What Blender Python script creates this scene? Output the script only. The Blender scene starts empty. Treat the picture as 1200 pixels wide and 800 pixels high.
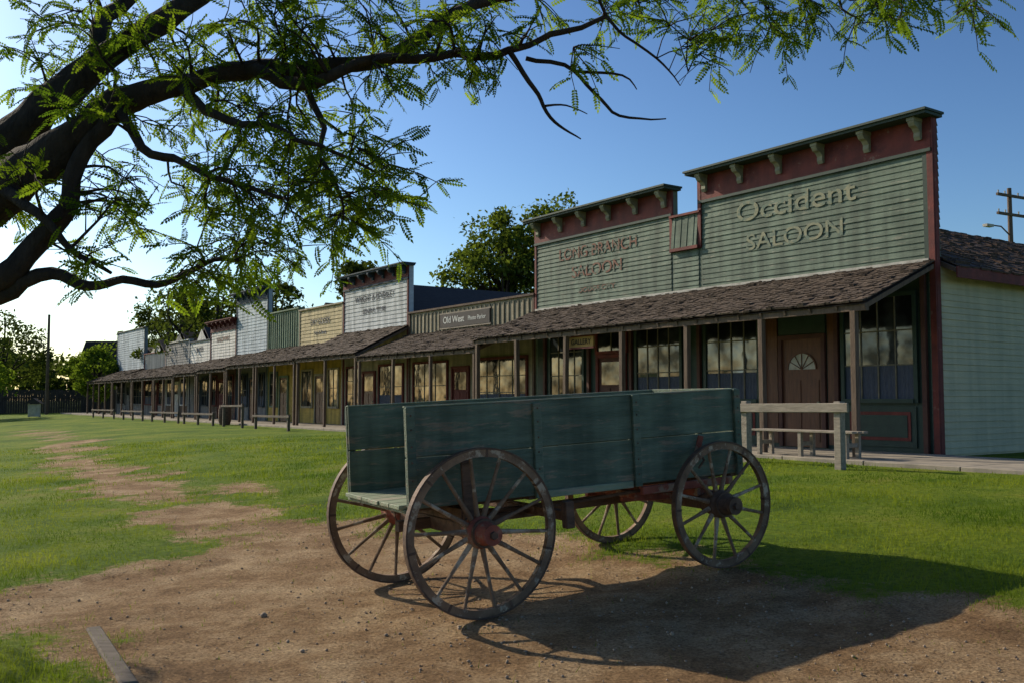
import bpy, math, random
import numpy as np
from mathutils import Vector, Matrix, noise
random.seed(7); rng=np.random.default_rng(11)
scene=bpy.context.scene
scene.view_settings.view_transform='Standard'; scene.view_settings.look='None'; scene.view_settings.exposure=0
CX,CY=8.57,19.17
RX,RY=-0.5725,0.8199      # along the street row
NX,NY=0.8199,0.5725       # into the buildings
ROWANG=math.atan2(RY,RX)
def st(x,y): return (CX-x)*NX+(CY-y)*NY
def zprof(s):
    a=0
    for d in (-1.2,-.6,0,.6,1.2):
        a=a+np.interp(np.asarray(s,float)+d,[-900,3.4,8,11.4,13.9,18,30,900],[.45,.45,.32,.11,-.07,-.2,-.25,-.25])
    return a/5
def rowpt(t,s,z=0): return Vector((CX+t*RX-s*NX, CY+t*RY-s*NY, z))

# ------------------------------------------------ materials
def M(name,c1,c2=None,scale=3,rough=.8,bump=.25,bscale=25,stretch=(1,1,1),chip=None,chipamt=.62,chipscale=6,metal=0,spec=.3,c3=None,grime=0):
    m=bpy.data.materials.new(name); m.use_nodes=True
    nt=m.node_tree; N=nt.nodes; L=nt.links
    p=N['Principled BSDF']; p.inputs['Roughness'].default_value=rough; p.inputs['Metallic'].default_value=metal
    p.inputs['Specular IOR Level'].default_value=spec
    tc=N.new('ShaderNodeTexCoord'); mp=N.new('ShaderNodeMapping'); mp.inputs['Scale'].default_value=stretch
    L.new(tc.outputs['Object'],mp.inputs['Vector'])
    n=N.new('ShaderNodeTexNoise'); n.inputs['Scale'].default_value=scale; n.inputs['Detail'].default_value=8; n.inputs['Roughness'].default_value=.65
    L.new(mp.outputs[0],n.inputs['Vector'])
    r=N.new('ShaderNodeValToRGB'); c2=c2 or tuple(v*.6 for v in c1)
    r.color_ramp.elements[0].position=.33; r.color_ramp.elements[1].position=.68
    r.color_ramp.elements[0].color=(*c2,1); r.color_ramp.elements[1].color=(*c1,1)
    L.new(n.outputs['Fac'],r.inputs['Fac']); col=r.outputs['Color']
    if chip:
        n2=N.new('ShaderNodeTexNoise'); n2.inputs['Scale'].default_value=chipscale; n2.inputs['Detail'].default_value=10; n2.inputs['Roughness'].default_value=.7
        L.new(mp.outputs[0],n2.inputs['Vector'])
        r2=N.new('ShaderNodeValToRGB'); r2.color_ramp.elements[0].position=chipamt-.03; r2.color_ramp.elements[1].position=chipamt+.04
        L.new(n2.outputs['Fac'],r2.inputs['Fac'])
        mx=N.new('ShaderNodeMixRGB'); L.new(r2.outputs['Color'],mx.inputs['Fac']); L.new(col,mx.inputs['Color1']); mx.inputs['Color2'].default_value=(*chip,1)
        col=mx.outputs['Color']
    if grime:   # broad dirt streaks running down the boards
        mg=N.new('ShaderNodeMapping'); mg.inputs['Scale'].default_value=(2.2,2.2,.25); L.new(tc.outputs['Object'],mg.inputs['Vector'])
        n3=N.new('ShaderNodeTexNoise'); n3.inputs['Scale'].default_value=1.6; n3.inputs['Detail'].default_value=7; L.new(mg.outputs[0],n3.inputs['Vector'])
        r3=N.new('ShaderNodeValToRGB'); r3.color_ramp.elements[0].position=.38; r3.color_ramp.elements[1].position=.62
        r3.color_ramp.elements[0].color=(1-grime,1-grime,1-grime*1.05,1); r3.color_ramp.elements[1].color=(1.05,1.03,1,1); L.new(n3.outputs['Fac'],r3.inputs['Fac'])
        mx=N.new('ShaderNodeMixRGB'); mx.blend_type='MULTIPLY'; mx.inputs[0].default_value=1; L.new(col,mx.inputs[1]); L.new(r3.outputs[0],mx.inputs[2]); col=mx.outputs[0]
    L.new(col,p.inputs['Base Color'])
    if bump:
        nb=N.new('ShaderNodeTexNoise'); nb.inputs['Scale'].default_value=bscale; nb.inputs['Detail'].default_value=6
        L.new(mp.outputs[0],nb.inputs['Vector'])
        b=N.new('ShaderNodeBump'); b.inputs['Strength'].default_value=bump; b.inputs['Distance'].default_value=.02
        L.new(nb.outputs['Fac'],b.inputs['Height']); L.new(b.outputs[0],p.inputs['Normal'])
    return m
def leafmat(name,c1,c2,trans=.5,scale=1.2,tcol=None):
    m=bpy.data.materials.new(name); m.use_nodes=True
    nt=m.node_tree; N=nt.nodes; L=nt.links; N.clear()
    o=N.new('ShaderNodeOutputMaterial'); tc=N.new('ShaderNodeTexCoord')
    n=N.new('ShaderNodeTexNoise'); n.inputs['Scale'].default_value=scale; n.inputs['Detail'].default_value=5
    L.new(tc.outputs['Object'],n.inputs['Vector'])
    r=N.new('ShaderNodeValToRGB'); r.color_ramp.elements[0].position=.35; r.color_ramp.elements[1].position=.65
    r.color_ramp.elements[0].color=(*c2,1); r.color_ramp.elements[1].color=(*c1,1)
    L.new(n.outputs['Fac'],r.inputs['Fac'])
    d=N.new('ShaderNodeBsdfDiffuse'); t=N.new('ShaderNodeBsdfTranslucent'); mx=N.new('ShaderNodeMixShader'); mx.inputs[0].default_value=trans
    L.new(r.outputs[0],d.inputs[0])
    hs=N.new('ShaderNodeMixRGB'); hs.blend_type='MULTIPLY'; hs.inputs[0].default_value=1; hs.inputs[2].default_value=(*(tcol or (1.9,1.8,.8)),1)
    L.new(r.outputs[0],hs.inputs[1]); L.new(hs.outputs[0],t.inputs[0])
    L.new(d.outputs[0],mx.inputs[1]); L.new(t.outputs[0],mx.inputs[2]); L.new(mx.outputs[0],o.inputs[0])
    return m
GREEN=M('weathered_green_paint',(.155,.205,.155),(.09,.125,.095),2,.75,.3,14,(.7,3,5),chip=(.27,.27,.21),chipamt=.61,chipscale=3,grime=.42)
DKGREEN=M('dark_green_trim',(.03,.055,.04),(.018,.035,.027),3,.6,.15)
SIDEGREEN=M('pale_green_siding',(.50,.46,.31),(.40,.38,.26),1.5,.8,.25,14,(1,.6,5),chip=(.3,.27,.2),chipamt=.68,chipscale=3,grime=.12)
RED=M('faded_red_trim',(.20,.038,.028),(.10,.022,.02),3,.7,.2,chip=(.2,.13,.10),chipamt=.64,grime=.3)
REDBR=M('red_brown_trim',(.10,.04,.028),(.06,.025,.02),3,.7,.2)
BRACK=M('bracket_cream',(.30,.28,.19),(.16,.16,.11),5,.8,.2)
SHINGLE=M('wood_shingles',(.12,.085,.06),(.045,.032,.025),5,.95,.5,30,(1,1,1),chip=(.22,.17,.13),chipamt=.62,chipscale=9)
DARKROOF=M('asphalt_roof',(.055,.05,.05),(.035,.033,.035),6,.95,.4,40)
BRROOF=M('brown_roof',(.10,.065,.05),(.06,.04,.032),6,.95,.6,30,chip=(.15,.11,.09),chipamt=.62,chipscale=10)
POST=M('weathered_post',(.17,.12,.085),(.08,.055,.04),4,.9,.4,20,(5,5,.6))
GREYWOOD=M('grey_weathered_wood',(.34,.29,.23),(.19,.16,.125),3,.9,.5,18,(1.0,6,6))
OLDWOOD=M('old_brown_grey_wood',(.17,.14,.11),(.09,.07,.055),3,.95,.6,18,(1.0,6,6))
DARKIN=M('dark_interior',(.012,.012,.013),(.008,.008,.009),3,.9,0)
CONC=M('sidewalk_concrete',(.36,.31,.24),(.25,.22,.18),2,.95,.4,40,grime=.2)
DOORW=M('brown_door',(.15,.055,.025),(.08,.03,.015),4,.5,.2,20,(5,5,.6))
CURT=M('blue_curtain',(.085,.10,.14),(.04,.048,.07),6,.9,.3,8,(12,1,1))
CREAMF=M('cream_window_frame',(.20,.18,.13),(.11,.10,.075),5,.8,.15)
GOLD=M('faded_gold_letters',(.30,.28,.18),(.19,.205,.14),5,.8,.1,chip=(.135,.175,.135),chipamt=.53,chipscale=4)
REDLET=M('faded_red_letters',(.22,.085,.055),(.16,.09,.065),5,.8,.1,chip=(.135,.175,.135),chipamt=.53,chipscale=4)
WHLET=M('white_letters',(.65,.65,.6),(.5,.5,.46),3,.8,0)
BLLET=M('dark_letters',(.06,.065,.08),(.04,.04,.05),3,.8,0,chip=(.4,.42,.44),chipamt=.57,chipscale=5)
FLASH=M('white_flashing',(.55,.53,.47),(.3,.28,.24),4,.8,.2)
def glassmat():
    m=bpy.data.materials.new('window_glass'); m.use_nodes=True; N=m.node_tree.nodes; L=m.node_tree.links; N.clear()
    o=N.new('ShaderNodeOutputMaterial'); d=N.new('ShaderNodeBsdfDiffuse'); g=N.new('ShaderNodeBsdfGlossy'); g.inputs['Roughness'].default_value=.06
    mx=N.new('ShaderNodeMixShader')
    tc=N.new('ShaderNodeTexCoord'); nz=N.new('ShaderNodeTexNoise'); nz.inputs['Scale'].default_value=1.6; L.new(tc.outputs['Object'],nz.inputs['Vector'])
    bp=N.new('ShaderNodeBump'); bp.inputs['Strength'].default_value=.3; bp.inputs['Distance'].default_value=.03
    L.new(nz.outputs[0],bp.inputs['Height']); L.new(bp.outputs[0],g.inputs['Normal'])
    n2=N.new('ShaderNodeTexNoise'); n2.inputs['Scale'].default_value=1.3; n2.inputs['Detail'].default_value=5; L.new(tc.outputs['Object'],n2.inputs['Vector'])
    r=N.new('ShaderNodeValToRGB'); r.color_ramp.elements[0].position=.42; r.color_ramp.elements[1].position=.62; r.color_ramp.elements[0].color=(.008,.010,.012,1); r.color_ramp.elements[1].color=(.04,.05,.055,1)
    L.new(n2.outputs[0],r.inputs[0]); L.new(r.outputs[0],d.inputs[0])
    mr=N.new('ShaderNodeMapRange'); mr.inputs['From Min'].default_value=.38; mr.inputs['From Max'].default_value=.66; mr.inputs['To Min'].default_value=.02; mr.inputs['To Max'].default_value=.13; L.new(n2.outputs[0],mr.inputs[0]); L.new(mr.outputs[0],mx.inputs[0])
    L.new(d.outputs[0],mx.inputs[1]); L.new(g.outputs[0],mx.inputs[2]); L.new(mx.outputs[0],o.inputs[0]); return m
GLASS=glassmat()

# ------------------------------------------------ mesh builder
class B:
    def __init__(s): s.v=[]; s.f=[]; s.m=[]; s.mats=[]
    def mi(s,mat):
        if mat not in s.mats: s.mats.append(mat)
        return s.mats.index(mat)
    def poly(s,pts,mat):
        i=len(s.v); s.v+= [tuple(p) for p in pts]; s.f.append(tuple(range(i,i+len(pts)))); s.m.append(s.mi(mat))
    def box(s,x0,x1,y0,y1,z0,z1,mat,xf=None):
        if x0>x1:x0,x1=x1,x0
        if y0>y1:y0,y1=y1,y0
        P=[(x0,y0,z0),(x1,y0,z0),(x1,y1,z0),(x0,y1,z0),(x0,y0,z1),(x1,y0,z1),(x1,y1,z1),(x0,y1,z1)]
        if xf: P=[tuple(xf@Vector(p)) for p in P]
        i=len(s.v); s.v+=P; k=s.mi(mat)
        for q in ((0,3,2,1),(4,5,6,7),(0,1,5,4),(1,2,6,5),(2,3,7,6),(3,0,4,7)):
            s.f.append(tuple(i+a for a in q)); s.m.append(k)
    def beam(s,a,b,w,h,mat,up=(0,0,1)):
        a=Vector(a);b=Vector(b);d=(b-a);l=d.length;d.normalize();u=Vector(up);sd=d.cross(u).normalized();u=sd.cross(d)
        xf=Matrix(((d.x,sd.x,u.x,a.x),(d.y,sd.y,u.y,a.y),(d.z,sd.z,u.z,a.z),(0,0,0,1)))
        s.box(0,l,-w/2,w/2,-h/2,h/2,mat,xf)
    def extr(s,prof,axis,a0,a1,mat):
        n=len(prof)
        def mk(p,a):
            if axis=='x': return (a,p[0],p[1])
            return (p[0],a,p[1])
        A=[mk(p,a0) for p in prof];Bb=[mk(p,a1) for p in prof]
        s.poly(A,mat);s.poly(Bb[::-1],mat)
        for i in range(n):
            j=(i+1)%n; s.poly([A[j],A[i],Bb[i],Bb[j]],mat)
    def tube(s,pts,rad,mat,n=8,rough=0):
        pts=[Vector(p) for p in pts]; k=s.mi(mat); base=len(s.v)
        pu=None
        for i,p in enumerate(pts):
            d=(pts[min(i+1,len(pts)-1)]-pts[max(i-1,0)]).normalized()
            if pu is None: pu=d.orthogonal().normalized()
            pu=(pu-d*pu.dot(d)).normalized(); w=d.cross(pu)
            for j in range(n):
                a=2*math.pi*j/n; rr=rad[i]
                if rough: rr*=1+rough*noise.noise(p*3+Vector((j*1.7,0,0)))
                s.v.append(tuple(p+(pu*math.cos(a)+w*math.sin(a))*rr))
        for i in range(len(pts)-1):
            for j in range(n):
                a=base+i*n+j;b=base+i*n+(j+1)%n
                s.f.append((a,b,b+n,a+n)); s.m.append(k)
        s.f.append(tuple(base+j for j in range(n))[::-1]); s.m.append(k)
        e=base+(len(pts)-1)*n; s.f.append(tuple(e+j for j in range(n))); s.m.append(k)
    def clap(s,o,u,n,L,z0,z1,mat,h=.15):
        o=Vector(o);u=Vector(u);n=Vector(n);z=z0
        while z<z1-.01:
            zt=min(z+h,z1); x=0
            while x<L-.01:
                xl=min(L,x+random.uniform(2.2,4.5))
                if L-xl<.6: xl=L
                j=random.uniform(-.004,.005); dz=random.uniform(-.006,.006)
                a=o+n*(.026+j);b=o+n*.006
                p=[a+u*(x+.003)+Vector((0,0,z+dz)),a+u*xl+Vector((0,0,z+dz+random.uniform(-.004,.004))),b+u*xl+Vector((0,0,zt+.004)),b+u*(x+.003)+Vector((0,0,zt+.004))]
                s.poly(p,mat); q=o+n*.006
                s.poly([q+u*(x+.003)+Vector((0,0,z)),q+u*xl+Vector((0,0,z)),p[1],p[0]],mat)
                x=xl
            z=zt
    def shingles(s,o,u,v,L,W,mat,w=.15,row=.16,ln=.26):
        o=Vector(o);u=Vector(u).normalized();v=Vector(v).normalized();n=u.cross(v).normalized()
        if n.z<0:n=-n
        r=0
        while r*row<W:
            x=-random.uniform(0,w)
            while x<L:
                ww=w*random.uniform(.6,1.3); x0=max(x+.004,0); x1=min(x+ww-.006,L)
                if x1-x0>.02:
                    dv=random.uniform(-.03,.025); lift=random.uniform(.022,.05)+(random.random()<.07)*.03
                    v0=r*row+dv; v1=min(v0+ln,W)
                    A=o+u*x0+v*v0;Bq=o+u*x1+v*v0;C=o+u*x1+v*v1;D=o+u*x0+v*v1
                    P=[A+n*lift,Bq+n*(lift+random.uniform(-.008,.008)),C+n*.008,D+n*.008]
                    s.poly(P,mat); s.poly([A,Bq,P[1],P[0]],mat)
                    s.poly([A,P[0],P[3],D],mat); s.poly([Bq,C,P[2],P[1]],mat)
                x+=ww
            r+=1
    def obj(s,name,parent=None,smooth=False,bevel=0):
        me=bpy.data.meshes.new(name); me.from_pydata(s.v,[],s.f)
        for m in s.mats: me.materials.append(m)
        me.polygons.foreach_set('material_index',s.m)
        if smooth: me.polygons.foreach_set('use_smooth',[True]*len(s.f))
        me.update(); o=bpy.data.objects.new(name,me); scene.collection.objects.link(o)
        if parent: o.parent=parent
        if bevel:
            bm=o.modifiers.new('bevel','BEVEL'); bm.width=bevel; bm.segments=1; bm.limit_method='ANGLE'
        return o
def npmesh(name,verts,faces,mat,parent=None,smooth=False):
    me=bpy.data.meshes.new(name); nv=len(verts);nf,k=faces.shape
    me.vertices.add(nv); me.vertices.foreach_set('co',verts.astype(np.float32).ravel())
    me.loops.add(nf*k); me.loops.foreach_set('vertex_index',faces.astype(np.int32).ravel())
    me.polygons.add(nf); me.polygons.foreach_set('loop_start',np.arange(0,nf*k,k,dtype=np.int32))
    try: me.polygons.foreach_set('loop_total',np.full(nf,k,dtype=np.int32))
    except Exception: pass
    if smooth: me.polygons.foreach_set('use_smooth',[True]*nf)
    me.update(calc_edges=True); me.validate(); me.materials.append(mat)
    o=bpy.data.objects.new(name,me); scene.collection.objects.link(o)
    if parent:o.parent=parent
    return o
def empty(name,loc=(0,0,0),rot=(0,0,0)):
    e=bpy.data.objects.new(name,None); e.location=loc; e.rotation_euler=rot; scene.collection.objects.link(e); return e
def text(name,body,size,loc,parent,mat,sx=1):
    c=bpy.data.curves.new(name,'FONT'); c.body=body; c.size=size; c.extrude=.002; c.align_x='CENTER'; c.align_y='CENTER'; c.offset=size*.006
    c.materials.append(mat)
    o=bpy.data.objects.new(name,c); o.location=loc; o.rotation_euler=(math.pi/2,0,math.pi); o.scale=(sx,1,1); o.parent=parent; scene.collection.objects.link(o)
# ------------------------------------------------ facade parts (local: x along row, y toward street)
def window(b,x0,x1,z0,z1,nx,nz,fr,mu,curtain=None,y=0):
    b.box(x0,x1,y+.002,y+.012,z0,z1,DARKIN)
    zc=z0+(z1-z0)*curtain if curtain else z0
    if curtain:
        n=int((x1-x0)/.05)
        for i in range(n):
            xa=x0+(x1-x0)*i/n; xb=x0+(x1-x0)*(i+1)/n; o=.018 if i%2 else .026
            b.poly([(xa,y+.044-o,z0),(xb,y+o,z0),(xb,y+o,zc),(xa,y+.044-o,zc)],CURT)
    for i in range(nx):      # panes sit at slightly different angles, as old glazing does
        xa=x0+(x1-x0)*i/nx; xb=x0+(x1-x0)*(i+1)/nx
        for k in range(nz):
            za=max(zc+.002,z0+(z1-z0)*k/nz); zb=z0+(z1-z0)*(k+1)/nz
            if zb-za<.05: continue
            q=[y+.03+random.uniform(-.003,.003) for _ in range(2)]; t=random.uniform(-.003,.003)
            b.poly([(xa,q[0],za),(xb,q[1],za),(xb,q[1]+t,zb),(xa,q[0]+t,zb)],GLASS)
    f=.09
    b.box(x0-f,x0,y+.001,y+.07,z0-f,z1+f,fr); b.box(x1,x1+f,y+.001,y+.07,z0-f,z1+f,fr)
    b.box(x0+.001,x1-.001,y+.001,y+.068,z1,z1+f,fr); b.box(x0-.0,x1-.0,y+.001,y+.1,z0-f,z0,fr)
    for i in range(1,nx):
        x=x0+(x1-x0)*i/nx; b.box(x-.015,x+.015,y+.022,y+.05,z0,z1,mu)
    for i in range(1,nz):
        z=z0+(z1-z0)*i/nz; b.box(x0,x1,y+.024,y+.047,z-.014,z+.014,mu)
def door(b,x0,x1,z0,z1,mat,fr,fan=False,glassy=False):
    b.box(x0,x1,.002,.03,z0,z1,mat)
    b.box(x0-.1,x0,.001,.08,z0,z1+.1,fr); b.box(x1,x1+.1,.001,.08,z0,z1+.1,fr); b.box(x0,x1,.001,.078,z1,z1+.1,fr)
    w=x1-x0
    for k,(a,c) in enumerate(((.08,.46),(.54,.92))):
        for (p,q) in ((.05,.33),(.38,.62)):
            b.box(x0+w*a,x0+w*c,.031,.045,z0+(z1-z0)*p,z0+(z1-z0)*q,mat)
    b.tube([(x0+w*.08,.03,z0+1.0),(x0+w*.08,.09,z0+1.0)],[.03,.035],BRACK,8)
    if glassy:
        b.poly([(x0+w*.12,.04,z0+(z1-z0)*.66),(x1-w*.12,.04,z0+(z1-z0)*.66),(x1-w*.12,.04,z1-.12),(x0+w*.12,.04,z1-.12)],GLASS)
    if fan:
        cx=(x0+x1)/2; zc=z0+(z1-z0)*.72; R=w*.36
        b.poly([(cx+R*math.cos(a),.034,zc+R*.95*math.sin(a)) for a in [math.pi*i/14 for i in range(15)]],FLASH)
        for i in range(1,6):
            a=math.pi*i/6; b.beam((cx,.04,zc),(cx+R*math.cos(a),.04,zc+R*.95*math.sin(a)),.012,.03,mat,up=(0,1,0))
        for i in range(14):
            a=math.pi*i/14;c=math.pi*(i+1)/14
            b.beam((cx+R*math.cos(a),.04,zc+R*.95*math.sin(a)),(cx+R*math.cos(c),.04,zc+R*.95*math.sin(c)),.03,.035,mat,up=(0,1,0))
def gable(b,x0,x1,y0,y1,ze,zr,over,mat,wall,fascia=None):
    xm=(x0+x1)/2; sl=(zr-ze)/(xm-x0); e0=ze-over*sl
    b.extr([(x0-over,e0),(xm,zr),(x1+over,e0),(x1+over,e0-.1),(xm,zr-.1),(x0-over,e0-.1)],'y',y0,y1,mat)
    b.poly([(x0+.02,y1+.15,ze-.12),(x1-.02,y1+.15,ze-.12),(xm,y1+.15,zr-.12)],wall)
    if fascia: b.box(x0-over-.03,x0-over-.003,y1,y0,e0-.2,e0+.02,fascia)
def cornice(b,x0,x1,zb,zt,band,cap,brk,sp=1.15,ov=.42,bw=.14):
    b.box(x0,x1,.002,.05,zb,zt,band)
    b.box(x0-.0,x1+.0,.002,.075,zb-.07,zb,cap)
    b.box(x0-.12,x1+.12,-.2,ov,zt+.002,zt+.06,cap); b.box(x0-.15,x1+.15,-.22,ov+.05,zt+.062,zt+.11,cap)
    n=max(2,int(round((x1-x0-.5)/sp))+1)
    for i in range(n):
        x=x0+.25+(x1-x0-.5)*i/(n-1)
        z0=zt-.40*(zt-zb)/.6
        b.extr([(.052,z0),(.10,z0-.02),(.14,z0+.05),(.13,z0+.14),(.2,zt-.2),(.29,zt-.17),(.34,zt-.1),(.34,zt-.002),(.052,zt-.002)],'x',x-bw/2,x+bw/2,brk)
        b.box(x-bw/2-.015,x+bw/2+.015,.052,.36,zt-.07,zt-.003,brk)
def porch(parent,x0,x1,dep,za,ze,posts,mat=SHINGLE,w=.15,postmat=POST,pr=.06):
    b=B(); L=x1-x0; v=Vector((0,-dep-.1,za-ze)); W=v.length
    b.poly([(x0,0.0,za-.05),(x1,0.0,za-.05),(x1,dep+.1,ze-.05),(x0,dep+.1,ze-.05)],POST)
    b.poly([(x0,0.0,za),(x1,0.0,za),(x1,dep+.1,ze),(x0,dep+.1,ze)],mat)
    b.shingles((x0,dep+.14,ze-.01),(1,0,0),v,L,W,mat,w)
    b.obj('porch_roof',parent)
    b=B()
    b.box(x0+.02,x1-.02,dep-.05,dep+.05,ze-.17,ze-.055,postmat)
    n=int(L/.6)
    for i in range(n+1):
        x=x0+.04+(L-.08)*i/n; b.beam((x,.04,za-.11),(x,dep+.08,ze-.1),.05,.09,postmat)
    b.obj('porch_rafters',parent)
    b=B()
    for x in posts:
        lean=random.uniform(-.03,.03)
        b.beam((x,dep,.5),(x+lean,dep+random.uniform(-.015,.015),ze-.16),pr*2,pr*2,postmat,up=(0,1,0))
    b.obj('porch_posts',parent,bevel=.008)

# ------------------------------------------------ saloon
ROWLOC=(CX,CY,0); ROWROT=(0,0,ROWANG)
S=empty('saloon_building',ROWLOC,ROWROT)
b=B()
b.box(.01,6.45,-.2,-.001,.2,7.35,GREEN); b.box(7.46,13.62,-.2,-.001,.2,7.18,GREEN); b.box(6.452,7.458,-.2,-.001,.2,6.42,GREEN)
b.box(.03,13.6,-17,-.202,.2,4.4,SIDEGREEN)
b.obj('walls',S)
b=B()
b.clap((.12,0,0),(1,0,0),(0,1,0),6.28,4.42,6.66,GREEN,.13); b.clap((7.5,0,0),(1,0,0),(0,1,0),6.05,4.42,6.5,GREEN,.13); b.clap((6.5,0,0),(1,0,0),(0,1,0),.93,4.42,5.5,GREEN,.13)
b.clap((.03,-.2,0),(0,-1,0),(-1,0,0),16.7,.5,4.35,SIDEGREEN,.13)
b.clap((.01,-.2,0),(0,1,0),(-1,0,0),.19,4.5,7.3,GREEN)
b.obj('clapboard_siding',S)
b=B()
b.box(0.0-.03,.10,.002,.045,.45,7.34,RED); b.box(-.035,-.005,-.13,.0,.45,7.34,RED)
b.box(.102,.2,.002,.04,4.42,6.6,DKGREEN)
b.box(13.55,13.64,.002,.045,4.42,7.17,RED); b.box(6.38,6.49,.002,.06,5.5,7.34,RED); b.box(7.42,7.52,.002,.06,5.5,7.17,RED)
b.box(6.45,7.46,.001,.13,5.5,5.58,RED); b.box(6.4,7.5,-.15,.1,6.42,6.48,RED)
for i in range(8):   # sloping vertical boards closing the gap
    xa=6.5+i*.115; o=.012*(i%2)
    b.poly([(xa,.115+o,5.582),(xa+.108,.115+o,5.582),(xa+.108,.03+o,6.415),(xa,.03+o,6.415)],GREEN)
    b.poly([(xa,.115+o,5.582),(xa,.03+o,6.415),(xa,.005,6.415),(xa,.005,5.582)],GREEN)
cornice(b,0,6.46,6.72,7.35,RED,DKGREEN,BRACK); cornice(b,7.45,13.64,6.56,7.18,RED,DKGREEN,BRACK)
b.box(.1,13.6,.0275,.07,4.4,4.46,FLASH)
b.obj('cornice_and_trim',S)
b=B(); gable(b,0.03,6.7,-17.3,-.21,4.42,6.1,.35,BRROOF,SIDEGREEN,RED); gable(b,7.1,13.6,-17.3,-.21,4.42,6.0,.0,BRROOF,SIDEGREEN)
b.shingles((-.35,-17.2,4.26),(0,1,0),(3.685,0,1.86),16.9,4.1,BRROOF,.25,.2,.3)
b.obj('gable_roof',S)
b=B()
b.box(.15,13.55,.0005,.0015,.5,4.3,DKGREEN)
for (x0,x1,c) in ((.5,2.15,.33),(4.6,6.25,.3),(7.2,8.85,.28),(11.25,12.8,None)):
    window(b,x0,x1,1.62,3.75,4,3,DKGREEN,CREAMF,c)
    b.box(x0-.02,x1+.02,.002,.03,.62,1.46,DKGREEN); b.box(x0+.1,x1-.1,.031,.045,.75,1.35,RED); b.box(x0+.17,x1-.17,.046,.056,.82,1.28,DKGREEN)
for x in (.25,2.35,4.4,6.5,6.95,9.1,10.95,13.1): b.box(x-.05,x+.05,.002,.09,.5,4.3,REDBR)
door(b,2.75,3.85,.53,2.98,DOORW,REDBR,fan=True); b.box(2.65,3.95,.002,.05,3.1,3.9,DKGREEN)
b.box(2.3,2.6,.002,.04,.6,3.6,DOORW);b.box(4.0,4.35,.002,.04,.6,3.6,DOORW)
door(b,9.4,10.5,.53,2.8,REDBR,RED,glassy=True); window(b,9.35,10.55,3.0,3.7,2,1,RED,CREAMF)
b.obj('windows_and_doors',S)
porch(S,-.02,13.66,2.3,4.4,3.44,[.3,2.52,4.7,6.93,9.2,11.4,13.5])
text('saloon_sign','Occident',.68,(3.5,.034,6.17),S,GOLD,1.35); text('saloon_sign','SALOON',.56,(3.5,.034,5.4),S,GOLD,1.25)
text('saloon_sign','LONG BRANCH',.5,(10.6,.034,6.0),S,REDLET,1.0); text('saloon_sign','SALOON',.5,(10.6,.034,5.42),S,REDLET,1.15); text('saloon_sign','DODGE CITY',.2,(10.6,.034,4.85),S,REDLET,1.4)
G=empty('gallery_sign',ROWLOC,ROWROT); b=B(); YEL=M('ochre_sign',(.40,.24,.06),(.28,.16,.05),5)
b.box(8.2,9.2,2.12,2.16,2.98,3.24,YEL); b.box(8.18,9.22,2.11,2.17,2.94,2.98,RED); b.box(8.18,9.22,2.11,2.17,3.24,3.27,RED)
b.beam((8.4,2.14,3.27),(8.4,2.14,3.5),.015,.015,DARKIN,(0,1,0)); b.beam((9,2.14,3.27),(9,2.14,3.5),.015,.015,DARKIN,(0,1,0)); b.obj('board',G)
text('lettering','GALLERY',.2,(8.7,2.168,3.11),G,DARKIN,1)

# ------------------------------------------------ other storefronts
def storefront(name,t0,t1,zt,upper,lower,trim,siding='clap',corn=True,eave=3.3,att=4.15,rp=2.2,roofz=1.6,txt=None,tcol=None,dep=12,fr=None,hasporch=True,capm=None,roof=DARKROOF,w=.2,sidem=None):
    P=empty(name,ROWLOC,ROWROT); x0=t0+.02;x1=t1-.02; ze=min(zt-.6,4.5)
    b=B(); b.box(x0,x1,-.2,-.001,.2,zt,upper); b.box(x0+.01,x1-.01,-dep,-.202,.2,ze,sidem or upper); b.obj('walls',P)
    b=B(); top=zt-.5 if corn else zt-.08
    if siding=='clap': b.clap((x0+.1,0,0),(1,0,0),(0,1,0),x1-x0-.2,att,top,upper,.17)
    else:
        n=int((x1-x0)/.28)
        for i in range(n+1):
            x=x0+.03+(x1-x0-.1)*i/n; b.box(x,x+.045,.001,.035,att,top+random.uniform(-.01,.01),upper)
    b.obj('siding',P)
    b=B()
    if corn: cornice(b,x0,x1,zt-.45,zt,trim,capm or trim,capm or trim,sp=.9,ov=.34,bw=.12)
    else: b.box(x0-.03,x1+.03,-.22,.09,zt+.001,zt+.07,trim)
    b.box(x0,x0+.1,.002,.045,.45,zt-.46 if corn else zt,trim); b.box(x1-.1,x1,.002,.045,.45,zt-.46 if corn else zt,trim)
    b.obj('trim',P)
    b=B(); gable(b,x0,x1,-dep-.2,-.21,ze,ze+roofz,0,roof,upper); b.obj('roof',P)
    b=B(); b.box(x0+.1,x1-.1,.0005,.0015,.5,att,lower)
    L=x1-x0; c=(x0+x1)/2+random.uniform(-.4,.4); wm=fr or trim
    door(b,c-.5,c+.5,.53,2.7,DOORW if random.random()<.5 else wm,wm,glassy=True)
    for (a,e) in ((x0+.45,c-.95),(c+.95,x1-.45)):
        if e-a>.6: window(b,a,e,1.3,2.95,max(2,int((e-a)/.7)),random.choice([2,3]),wm,CREAMF,random.choice([None,None,.3]))
    b.obj('windows_and_door',P)
    if hasporch:
        n=max(1,int(round(L/2.4))); porch(P,x0,x1,rp,att,eave,[x0+.15+(L-.3)*i/n for i in range(n+1)],SHINGLE,w,postmat=POST,pr=.05)
    if txt: 
        for j,(s_,sz,zz) in enumerate(txt): text('sign_lettering',s_,sz,((x0+x1)/2,.036,zz),P,tcol or BLLET)
    return P
def paint(n,c,k=.7): return M(n,c,tuple(v*k for v in c),2,.8,.25,14,(1,1,4),chip=tuple(.5*v+.08 for v in c),chipamt=.61,grime=.4)
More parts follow.
